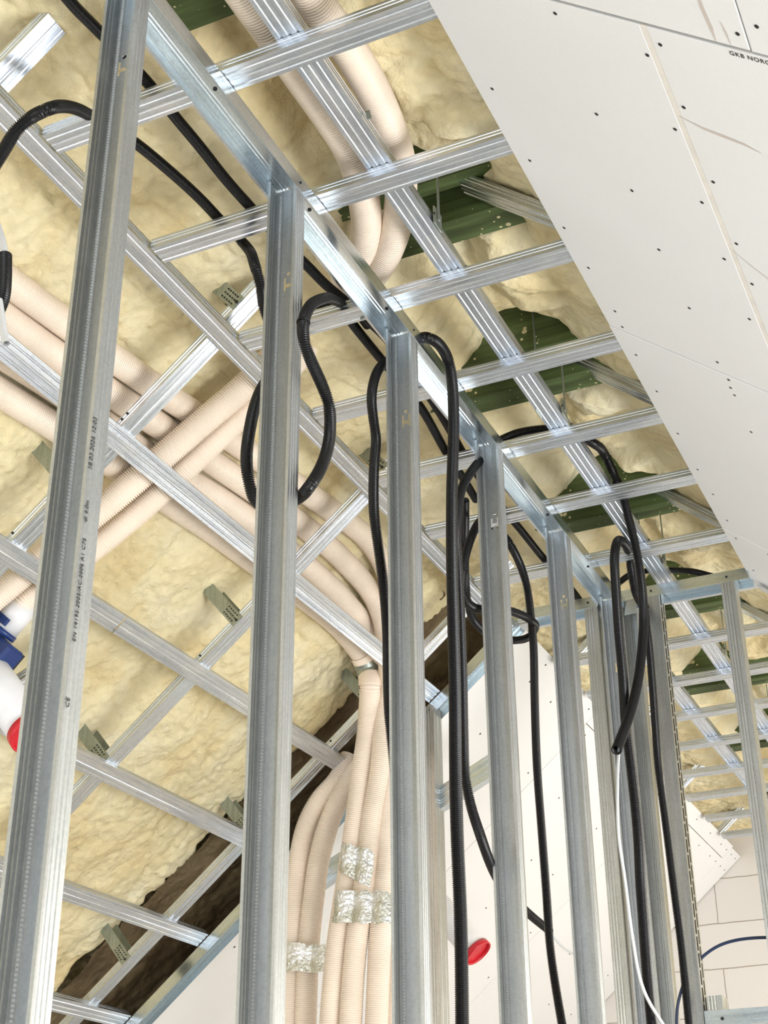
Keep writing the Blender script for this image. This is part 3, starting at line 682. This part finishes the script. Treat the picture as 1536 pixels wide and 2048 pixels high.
PATHS = {
  'duct_b1': [(-1.932,1.948,2.05),(-1.924,2.104,2.057),(-1.914,2.288,2.066),(-1.902,2.494,2.075),(-1.881,2.789,2.093),(-1.855,3.137,2.115),(-1.83,3.521,2.136),(-1.819,3.694,2.146),(-1.817,3.822,2.147),(-1.822,3.95,2.123),(-1.831,4.05,2.059),(-1.903,4.25,2.002),(-1.938,4.33,1.867),(-1.968,4.36,1.641),(-1.993,4.36,1.395),(-2.013,4.36,1.193),(-2.029,4.36,0.982),(-2.037,4.36,0.839),(-2.046,4.36,0.655),(-2.053,4.36,0.478)],
  'duct_b2': [(-1.983,2.055,2.007),(-1.977,2.199,2.013),(-1.969,2.355,2.019),(-1.957,2.581,2.03),(-1.944,2.767,2.04),(-1.922,3.127,2.059),(-1.905,3.417,2.073),(-1.899,3.57,2.078),(-1.896,3.713,2.08),(-1.9,3.87,2.077),(-1.911,4.036,2.068),(-1.904,4.114,2.015),(-1.92,4.2,1.929),(-1.963,4.3,1.823),(-1.996,4.33,1.69),(-2.008,4.33,1.537),(-2.041,4.33,1.366),(-2.071,4.33,1.144),(-2.097,4.33,0.983),(-2.113,4.33,0.84),(-2.123,4.33,0.656),(-2.129,4.33,0.479)],
  'duct_b3': [(-2.036,2.128,1.963),(-2.034,2.218,1.965),(-2.019,2.43,1.977),(-2.008,2.83,1.987),(-1.978,3.183,2.011),(-1.97,3.506,2.019),(-1.97,3.86,2.019),(-1.978,4.018,2.012),(-1.991,4.189,2.001),(-1.972,4.233,1.932),(-2.04,4.42,1.897),(-2.072,4.44,1.756),(-2.113,4.43,1.628),(-2.171,4.42,1.542),(-2.233,4.42,1.442),(-2.286,4.42,1.289),(-2.307,4.42,1.152),(-2.322,4.42,1.02),(-2.329,4.42,0.871),(-2.332,4.42,0.681),(-2.332,4.42,0.497)],
  'duct_b4': [(-2.096,2.213,1.912),(-2.092,2.302,1.916),(-2.08,2.5,1.926),(-2.067,2.767,1.937),(-2.057,3.027,1.946),(-2.047,3.231,1.954),(-2.042,3.511,1.958),(-2.036,3.809,1.964),(-2.034,3.963,1.965),(-2.043,4.15,1.957),(-2.033,4.227,1.92),(-2.027,4.271,1.873),(-2.011,4.25,1.805),(-2.039,4.3,1.743),(-2.063,4.33,1.646),(-2.079,4.33,1.547),(-2.103,4.33,1.374),(-2.136,4.33,1.161),(-2.17,4.33,0.963),(-2.192,4.33,0.728),(-2.201,4.33,0.512)],
  'duct_b5': [(-2.191,4.46,1.639),(-2.224,4.43,1.552),(-2.289,4.42,1.485),(-2.34,4.42,1.401),(-2.365,4.42,1.298),(-2.38,4.42,1.16),(-2.388,4.42,1.027),(-2.392,4.42,0.876),(-2.393,4.42,0.716),(-2.391,4.42,0.499)],
  'duct_b6': [(-1.998,4.47,1.679),(-2.007,4.47,1.426),(-2.02,4.47,1.116),(-2.034,4.47,0.904),(-2.043,4.47,0.668),(-2.049,4.47,0.487)],
  'duct_d1': [(-1.07,1.568,2.2),(-1.07,1.719,2.2),(-1.069,1.798,2.2),(-1.071,1.931,2.2),(-1.071,2.069,2.2),(-1.076,2.178,2.2),(-1.094,2.26,2.2),(-1.121,2.343,2.2),(-1.154,2.426,2.2),(-1.199,2.498,2.2),(-1.265,2.568,2.21),(-1.46,2.835,2.387),(-1.549,2.831,2.3),(-1.624,2.83,2.218),(-1.709,2.827,2.139),(-1.808,2.81,2.057),(-1.903,2.793,1.977),(-2.037,2.769,1.864),(-2.205,2.732,1.724),(-2.358,2.7,1.595),(-2.458,2.677,1.511)],
  'duct_d2': [(-0.951,1.623,2.2),(-0.954,1.767,2.2),(-0.948,1.928,2.2),(-0.956,2.065,2.2),(-0.983,2.222,2.2),(-1.015,2.317,2.2),(-1.061,2.41,2.2),(-1.117,2.496,2.2),(-1.19,2.579,2.2),(-1.305,2.675,2.21),(-1.518,2.92,2.339),(-1.606,2.912,2.239),(-1.67,2.903,2.172),(-1.735,2.896,2.118),(-1.953,2.878,1.935),(-2.093,2.858,1.818),(-2.272,2.81,1.668),(-2.316,2.799,1.63),(-2.348,2.791,1.604),(-2.373,2.796,1.583)],
  'con_1': [(-1.386,1.415,2.17),(-1.369,1.515,2.17),(-1.367,1.569,2.17),(-1.362,1.621,2.17),(-1.338,1.773,2.15),(-1.34,1.88,2.15),(-1.34,1.98,2.15),(-1.343,2.092,2.15),(-1.34,2.198,2.15),(-1.328,2.319,2.14),(-1.316,2.448,2.14),(-1.311,2.518,2.14),(-1.297,2.602,2.14),(-1.285,2.678,2.14),(-1.273,2.771,2.14),(-1.271,2.925,2.14),(-1.279,3.068,2.14),(-1.295,3.258,2.14),(-1.315,3.421,2.14),(-1.324,3.566,2.14),(-1.331,3.777,2.14),(-1.331,3.96,2.14),(-1.334,4.214,2.14),(-1.327,4.463,2.14),(-1.337,4.725,2.14)],
  'con_2': [(-1.511,1.52,1.689),(-1.477,1.52,1.763),(-1.452,1.52,1.807),(-1.431,1.52,1.844),(-1.4,1.52,1.864),(-1.364,1.52,1.869),(-1.394,1.6,1.958),(-1.425,1.68,2.03),(-1.479,1.802,2.13),(-1.469,1.855,2.14),(-1.453,1.901,2.14),(-1.434,2.011,2.14),(-1.422,2.116,2.14),(-1.419,2.2,2.14),(-1.399,2.276,2.12),(-1.3,2.165,1.945),(-1.3,2.195,1.906),(-1.3,2.216,1.854),(-1.3,2.286,1.825),(-1.45,2.651,2.13),(-1.361,2.59,2.14),(-1.324,2.655,2.14),(-1.324,2.719,2.14),(-1.325,2.883,2.14),(-1.325,3.131,2.14),(-1.356,3.385,2.14),(-1.371,3.561,2.14),(-1.387,3.713,2.14)],
  'con_4': [(-1.303,2.744,2.16),(-1.291,2.646,2.14),(-1.288,2.553,2.1),(-1.14,2.18,1.815),(-1.12,2.083,1.723),(-1.12,2.061,1.672),(-1.12,2.065,1.632),(-1.12,2.09,1.606),(-1.12,2.147,1.572),(-1.12,2.177,1.542),(-1.12,2.183,1.486),(-1.12,2.169,1.429),(-1.12,2.142,1.376),(-1.115,2.093,1.315),(-1.167,2.15,1.331),(-1.205,2.16,1.325),(-1.244,2.17,1.332),(-1.26,2.142,1.339),(-1.26,2.112,1.367),(-1.26,2.098,1.416),(-1.26,2.107,1.489),(-1.26,2.126,1.559),(-1.26,2.155,1.619),(-1.26,2.22,1.7)],
  'con_5': [(-1.27,2.875,2.13),(-1.25,2.75,2.037),(-1.25,2.698,1.982),(-1.25,2.666,1.923),(-1.25,2.654,1.865),(-1.25,2.665,1.815),(-1.25,2.679,1.768),(-1.25,2.667,1.692),(-1.25,2.665,1.564),(-1.25,2.681,1.506),(-1.25,2.705,1.432),(-1.25,2.723,1.363),(-1.25,2.735,1.281),(-1.25,2.736,1.184),(-1.25,2.742,1.091),(-1.25,2.759,1.016),(-1.25,2.775,0.93),(-1.25,2.782,0.8),(-1.25,2.783,0.592),(-1.25,2.785,0.396)],
  'con_6': [(-1.247,2.822,2.13),(-1.181,2.784,2.105),(-1.13,2.738,2.064),(-1.12,2.785,2.069),(-1.12,2.84,2.054),(-1.12,2.859,2.005),(-1.12,2.864,1.932),(-1.12,2.856,1.83),(-1.12,2.834,1.677),(-1.12,2.819,1.475),(-1.12,2.815,1.303),(-1.12,2.811,1.14),(-1.12,2.8,0.968),(-1.12,2.797,0.821),(-1.12,2.802,0.648),(-1.12,2.792,0.438),(-1.12,2.783,0.341)],
  'con_7': [(-1.229,3.443,2.13),(-1.22,3.31,2.03),(-1.2,3.173,1.913),(-1.2,3.105,1.831),(-1.2,3.074,1.748),(-1.2,3.056,1.659),(-1.2,3.063,1.576),(-1.2,3.066,1.412),(-1.2,3.064,1.279),(-1.2,3.058,1.136),(-1.2,3.059,1.038),(-1.2,3.091,0.97),(-1.2,3.143,0.916),(-1.23,3.295,0.874),(-1.3,3.591,0.883),(-1.35,3.89,0.893),(-1.38,4.162,0.897)],
  'cab_7': [(-1.38,4.101,0.906),(-1.38,4.188,0.887),(-1.38,4.273,0.871),(-1.38,4.373,0.866),(-1.38,4.468,0.868)],
  'con_8': [(-1.325,3.759,2.13),(-1.26,3.462,1.941),(-1.25,3.344,1.846),(-1.25,3.264,1.741),(-1.25,3.22,1.653),(-1.25,3.211,1.592),(-1.25,3.248,1.568),(-1.24,3.332,1.581),(-1.25,3.501,1.654),(-1.26,3.658,1.708),(-1.28,3.843,1.764),(-1.31,3.993,1.798),(-1.34,4.013,1.781),(-1.36,3.919,1.737),(-1.35,3.725,1.672),(-1.35,3.609,1.655),(-1.35,3.536,1.665),(-1.35,3.505,1.71),(-1.35,3.496,1.779),(-1.35,3.505,1.88),(-1.28,3.337,1.931)],
  'con_9': [(-1.439,3.88,2.16),(-1.401,3.913,2.13),(-1.3,3.753,1.99),(-1.3,3.851,1.954),(-1.3,3.903,1.901),(-1.3,3.922,1.823),(-1.3,3.932,1.714),(-1.3,3.913,1.543),(-1.3,3.896,1.311),(-1.3,3.905,1.115),(-1.3,3.914,0.925),(-1.3,3.919,0.788),(-1.3,3.981,0.604),(-1.3,4.029,0.503)],
  'con_10': [(-1.268,3.443,2.14),(-1.196,3.423,2.15),(-1.128,3.405,2.15),(-1.047,3.419,2.15),(-0.984,3.474,2.15),(-0.942,3.498,2.12),(-0.97,3.745,2.212),(-0.95,3.764,2.141),(-0.95,3.84,2.108),(-0.95,3.866,2.07),(-0.95,3.932,1.984),(-0.95,3.961,1.884),(-0.95,3.95,1.766),(-0.95,3.912,1.67),(-0.95,3.809,1.502),(-0.95,3.684,1.359),(-0.95,3.504,1.196)],
  'cab_10': [(-0.95,3.547,1.234),(-0.95,3.52,1.187),(-0.95,3.489,1.112),(-0.95,3.454,0.962),(-0.95,3.477,0.862),(-0.95,3.5,0.726),(-0.95,3.547,0.615),(-0.95,3.719,0.546),(-0.95,3.917,0.495)],
  'con_11': [(-1.05,4.393,1.98),(-1.05,4.319,1.978),(-1.05,4.273,2.001),(-1.05,4.257,2.043),(-1.05,4.246,2.103),(-1.0,4.003,2.032),(-0.99,3.892,1.994),(-0.98,3.803,1.926),(-0.98,3.774,1.863),(-0.98,3.763,1.768),(-0.98,3.751,1.641),(-0.98,3.751,1.486),(-0.98,3.734,1.332),(-0.98,3.749,1.223),(-0.98,3.759,1.04),(-0.98,3.738,0.901),(-0.98,3.732,0.813),(-0.98,3.722,0.685),(-0.98,3.722,0.549),(-0.98,3.73,0.453)],
  'con_12': [(-1.092,4.551,2.1),(-1.04,4.348,1.932),(-1.04,4.356,1.851),(-1.04,4.349,1.707),(-1.04,4.328,1.529),(-1.04,4.315,1.395),(-1.04,4.339,1.19),(-1.04,4.361,0.989),(-1.04,4.379,0.845),(-1.04,4.374,0.637),(-1.04,4.378,0.511)],
  'con_13': [(-1.2,4.656,1.251),(-1.2,4.685,1.158),(-1.2,4.718,1.078),(-1.2,4.742,0.958),(-1.2,4.784,0.854),(-1.2,4.743,0.696),(-1.2,4.694,0.568)],
  'con_14': [(-1.186,4.531,2.14),(-1.151,4.493,2.14),(-1.102,4.453,2.14),(-1.033,4.45,2.14),(-0.959,4.482,2.14),(-0.902,4.522,2.14),(-0.862,4.573,2.14),(-0.824,4.684,2.16)],
  'cab_blue1': [(-1.025,4.5,0.824),(-1.014,4.5,0.841),(-0.96,4.5,0.873),(-0.897,4.5,0.887),(-0.803,4.5,0.886),(-0.71,4.5,0.87)],
  'cab_blue2': [(-1.032,4.38,0.783),(-1.044,4.38,0.756),(-1.057,4.38,0.727),(-1.071,4.38,0.686),(-1.078,4.38,0.641),(-1.087,4.38,0.541)],
  'con_left': [(-1.549,1.55,1.566),(-1.482,1.55,1.459),(-1.446,1.55,1.456),(-1.433,1.55,1.486),(-1.434,1.55,1.529),(-1.442,1.55,1.588)],
  'cab_left': [(-1.438,1.55,1.563),(-1.449,1.55,1.611),(-1.464,1.55,1.649),(-1.488,1.55,1.703)],
  'cab_left2': [(-1.431,1.54,1.478),(-1.418,1.54,1.433),(-1.405,1.54,1.388),(-1.399,1.54,1.374)],
}
TAPES = {
  'T1': [(-2.121,4.27,1.277),(-2.0,4.27,1.227),(-2.015,4.27,1.111),(-2.129,4.27,1.177)],
  'T2': [(-2.14,4.27,1.117),(-1.94,4.27,1.088),(-1.941,4.27,0.988),(-2.154,4.27,1.011)],
  'T3': [(-2.378,4.35,0.985),(-2.16,4.35,0.952),(-2.163,4.35,0.863),(-2.379,4.35,0.89)],
}

for k in ('con_5','con_6','con_9','con_11','con_12','con_13','cab_10','cab_blue2'):       # run on down to the floor
    p = PATHS[k]; a, b = Vector(p[-2]), Vector(p[-1]); d = (b-a).normalized(); q = b + d*.25
    PATHS[k] = p + [tuple(q), (q.x+d.x*.1, q.y+d.y*.1+.02, -.6), (q.x+d.x*.1+.02, q.y+d.y*.1+.03, -1.5)]
for k in ('duct_b1','duct_b2','duct_b3','duct_b4','duct_b5','duct_b6'):
    p = PATHS[k]; q = Vector(p[-1]); PATHS[k] = p + [(q.x, q.y, q.z-.5), (q.x, q.y, -1.5)]
for k in ('duct_b1','duct_b2','duct_b3','duct_b4','duct_d1','duct_d2','con_1'):             # and back over the room behind
    p = PATHS[k]; a, b = Vector(p[1]), Vector(p[0]); d = (b-a).normalized(); q = b + d*.5; PATHS[k] = [(q.x, q.y-.9, q.z), (q.x, q.y, q.z)] + p
# ------------------------------------------------------------------ cream ducts
dl = {'duct_b1':'cream corrugated duct, uppermost of those running along the left slope', 'duct_b2':'cream corrugated duct, second from top along the left slope', 'duct_b3':'cream corrugated duct mostly hidden behind the upper slope channel', 'duct_b4':'cream corrugated duct, lowest along the left slope, turning down at a smooth elbow',
      'duct_b5':'cream corrugated duct, leftmost curve of the hanging bundle', 'duct_b6':'cream corrugated duct sliver at the right side of the hanging bundle', 'duct_d1':'cream corrugated duct crossing diagonally over the others, upper of the two', 'duct_d2':'cream corrugated duct crossing diagonally over the others, lower of the two'}
for k, lb in dl.items():
    o = tube('corrugated_duct', PATHS[k], .0375, M['duct'], pitch=.0068, amp=.0048, seg=26, pat_=(0,0,0,1))
    tag(o, lb, 'duct', 'cream corrugated ducts')
    if k == 'duct_b4': duct4 = o
# smooth elbow sleeve on the lowest duct
C = spline(PATHS['duct_b4'], .01); zc = C[:, 2]
sel = [tuple(C[i]) for i in range(0, len(C), 3) if 3.98 < C[i][1] < 4.27 and C[i][2] < 1.93]
if len(sel) > 3:
    e = tube('smooth_elbow', sel, .0405, M['duct'], ds=.01, seg=28); to_child(e, duct4)
    e2 = tube('strap_band', sel[1:4], .0415, M['strap_metal'], ds=.003, seg=28); to_child(e2, duct4)
# manifold at the left edge
t = empty('duct_connector', PATHS['duct_d2'][-1])
A = Vector(PATHS['duct_d2'][-1]); dd = (A-Vector(PATHS['duct_d2'][-4])).normalized(); dd = (dd + Vector((0,.0,-.25))).normalized()
cyl('white_collar', A-dd*.03, A+dd*.058, .043, M['white_pvc'], t, 36)
cyl('blue_ring', A+dd*.058, A+dd*.075, .046, M['blue'], t, 36)
fm = frame(A+dd*.085, dd, (0,-1,0))
bb = box('blue_body', (0,0,.03), (.20,.07,.075), M['blue'], t, fm)
for i in range(6): box('body_rib', (-.085+.034*i,-.040,.03), (.004,.012,.07), M['hole'], bb, fm)
sidev = Vector((1,0,0)); bc = box('blue_clip', (.020,.046,-.045), (.05,.010,.022), M['blue'], t, fm)
tag(t, 'white and blue duct connector half hidden left of the tallest stud', 'duct connector')
o = profile('support_channel', CD, .30, M['carrier_metal'], left(1.18, 2.93, .05), -DL+np.array([0,.35,0]), NL); tag(o, 'short bright support channel under the blue duct connector', 'ceiling channel')

# ------------------------------------------------------------------ black conduits
cl = {'con_1':'black corrugated conduit lying over the channels, right one of the pair at top left', 'con_2':'black corrugated conduit arching over the knee channel at the left edge, then across the ceiling', 
      'con_4':'black corrugated conduit looping round the second tall stud', 'con_5':'black corrugated conduit hanging just left of the third tall stud', 'con_6':'long black corrugated conduit hanging over the top track, between third and fourth studs',
      'con_7':'black corrugated conduit behind the long hanging one, ending cut with a white cable', 'con_8':'black corrugated conduit coiled round the fourth tall stud', 'con_9':'thin black conduit hanging between the fourth and fifth tall studs',
      'con_10':'black corrugated conduit with a cut end and a long white cable below', 'con_11':'black corrugated conduit bent in a tight hook beside the last tall stud', 'con_12':'black conduit hanging just left of the slotted stud', 'con_13':'short black conduit behind the last tall stud, at the bottom',
      'con_14':'black conduit lying across the top of the cross partition', 'con_left':'cut black conduit stub at the left edge with a grey cable'}
cond = {}
for k, lb in cl.items():
    r = .0125 if k in ('con_1','con_2','con_4','con_5','con_6','con_7','con_8','con_10','con_11','con_13') else .0112
    if k == 'con_left': r = .0125
    if k == 'con_6': r = .0145
    if k in ('con_10','con_11'): r = .0142
    if k in ('con_9','con_12','con_13'): r = .0128
    o = tube('black_conduit', PATHS[k], r, M['black'], pitch=.0044, amp=.0026, seg=14, pat_=(0,0,1,1), inner=.003)
    tag(o, lb, 'conduit', 'black corrugated conduits'); cond[k] = o
for k, r, mt, lb in (('cab_7',.0035,'cable','short light cable sticking out of the cut conduit near the fifth stud'),('cab_10',.0042,'cable','long white cable hanging from the cut conduit down to the bottom'),('cab_left',.0065,'cable','grey cable rising from the conduit stub at the left edge'),('cab_left2',.0065,'cable','grey cable hanging below the conduit stub at the left edge'),
                     ('cab_blue1',.0048,'navy','dark blue cable curving in from the right in front of the blockwork'),('cab_blue2',.0045,'navy','dark blue cable hanging left of the slotted stud at the bottom')):
    o = tube('cable', PATHS[k], r, M[mt], ds=.008, seg=10); tag(o, lb, 'cable', 'loose cables')
# cable ties
def ring(name, c, d, r, parent):
    a = [Vector(c)-Vector(d).normalized()*.002, Vector(c)+Vector(d).normalized()*.002]
    o = cyl(name, a[0], a[1], r, M['black'], None, 20, th=.0025); bxx = box('tie_head', (0,0,0), (.007,.008,.006), M['black'], o, Matrix.Translation(Vector(c)+Vector((r*.5,-r*.7,0))))
    to_child(o, parent)
for k, i in (('con_8',4),('con_4',5)):
    p = PATHS[k]; ring('cable_tie', p[i], Vector(p[i+1])-Vector(p[i-1]), .0140, cond[k])

# ------------------------------------------------------------------ foil tapes
for k, lb in (('T1','crumpled foil tape patch, upper one on the duct bundle'),('T2','crumpled foil tape patch, widest and middle one on the duct bundle'),('T3','shiny crumpled foil tape strap, lowest one on the duct bundle')):
    q = np.array(TAPES[k]); a, b = 60, 34
    uu, vv = np.meshgrid(np.linspace(0,1,a), np.linspace(0,1,b), indexing='ij')
    Pq = ((1-uu)*(1-vv))[...,None]*q[0]+(uu*(1-vv))[...,None]*q[1]+(uu*vv)[...,None]*q[2]+((1-uu)*vv)[...,None]*q[3]
    cr = .010*billow(uu*5+3, vv*3, 41)+.006*billow(uu*13, vv*9, 43)+.004*(vnoise(uu*30, vv*20, 3)-.5)
    wr = .014*np.abs(np.sin(uu*math.pi*(2 if k != 'T2' else 3)))
    Pq[..., 1] -= cr + wr; Pq[..., 0] += .004*(vnoise(uu*6, vv*25, 8)-.5); Pq[..., 2] += .008*(vnoise(uu*9, vv*2, 8)-.5)
    back = Pq.copy(); back[..., 1] += .0012
    c0 = Pq.mean((0,1))
    full = np.concatenate([Pq, back[::-1]]) - c0
    o = grid_obj('foil_tape', full, M['foil'], True); o.location = c0
    tag(o, lb, 'foil tape', 'foil tapes on the duct bundle')

# wire ties hanging from channels
for c, lb in (((-1.262,2.62,2.10),'small grey twist of wire on the runner channel above the third stud'),((-.958,2.02,2.12),'small metal clip hanging by the runner channel near the thick ducts')):
    t = empty('wire_clip', c)
    for i in range(4):
        box('link', (c[0]+.003*i, c[1]-.004*i, c[2]+.008-.010*i), (.010,.003,.006), M['strap_metal'], t)
    tag(t, lb, 'wire clip')
# small angle brackets below the right end of the cross track
t = empty('loose_bracket', (-.66, 4.50, 2.0))
slab('plate', (-.690,4.50,2.040), DR, .10, (0,1,0), .05, NR, .0015, M['stud_plain'], t); slab('plate', (-.66,4.56,1.985), DR, .10, (0,1,0), .05, NR, .0015, M['stud_plain'], t)
tag(t, 'bent galvanized bracket just below the right end of the cross track', 'bracket')
t = empty('track_tab', (-1.13, 4.44, 2.03))
slab('plate', (-1.135,4.437,1.985), (1,0,0.05), .042, (.2,0,1), .055, (0,1,0), .0015, M['stud_plain'], t)
tag(t, 'small folded metal tab under the cross track behind the hooked conduit', 'bracket')

# lift everything so that the floor is at height zero
for o in list(COL.objects):
    if o.parent is None and o.type != 'CAMERA':
        o.matrix_basis = Matrix.Translation((0,0,H)) @ o.matrix_basis
bpy.context.view_layer.update()
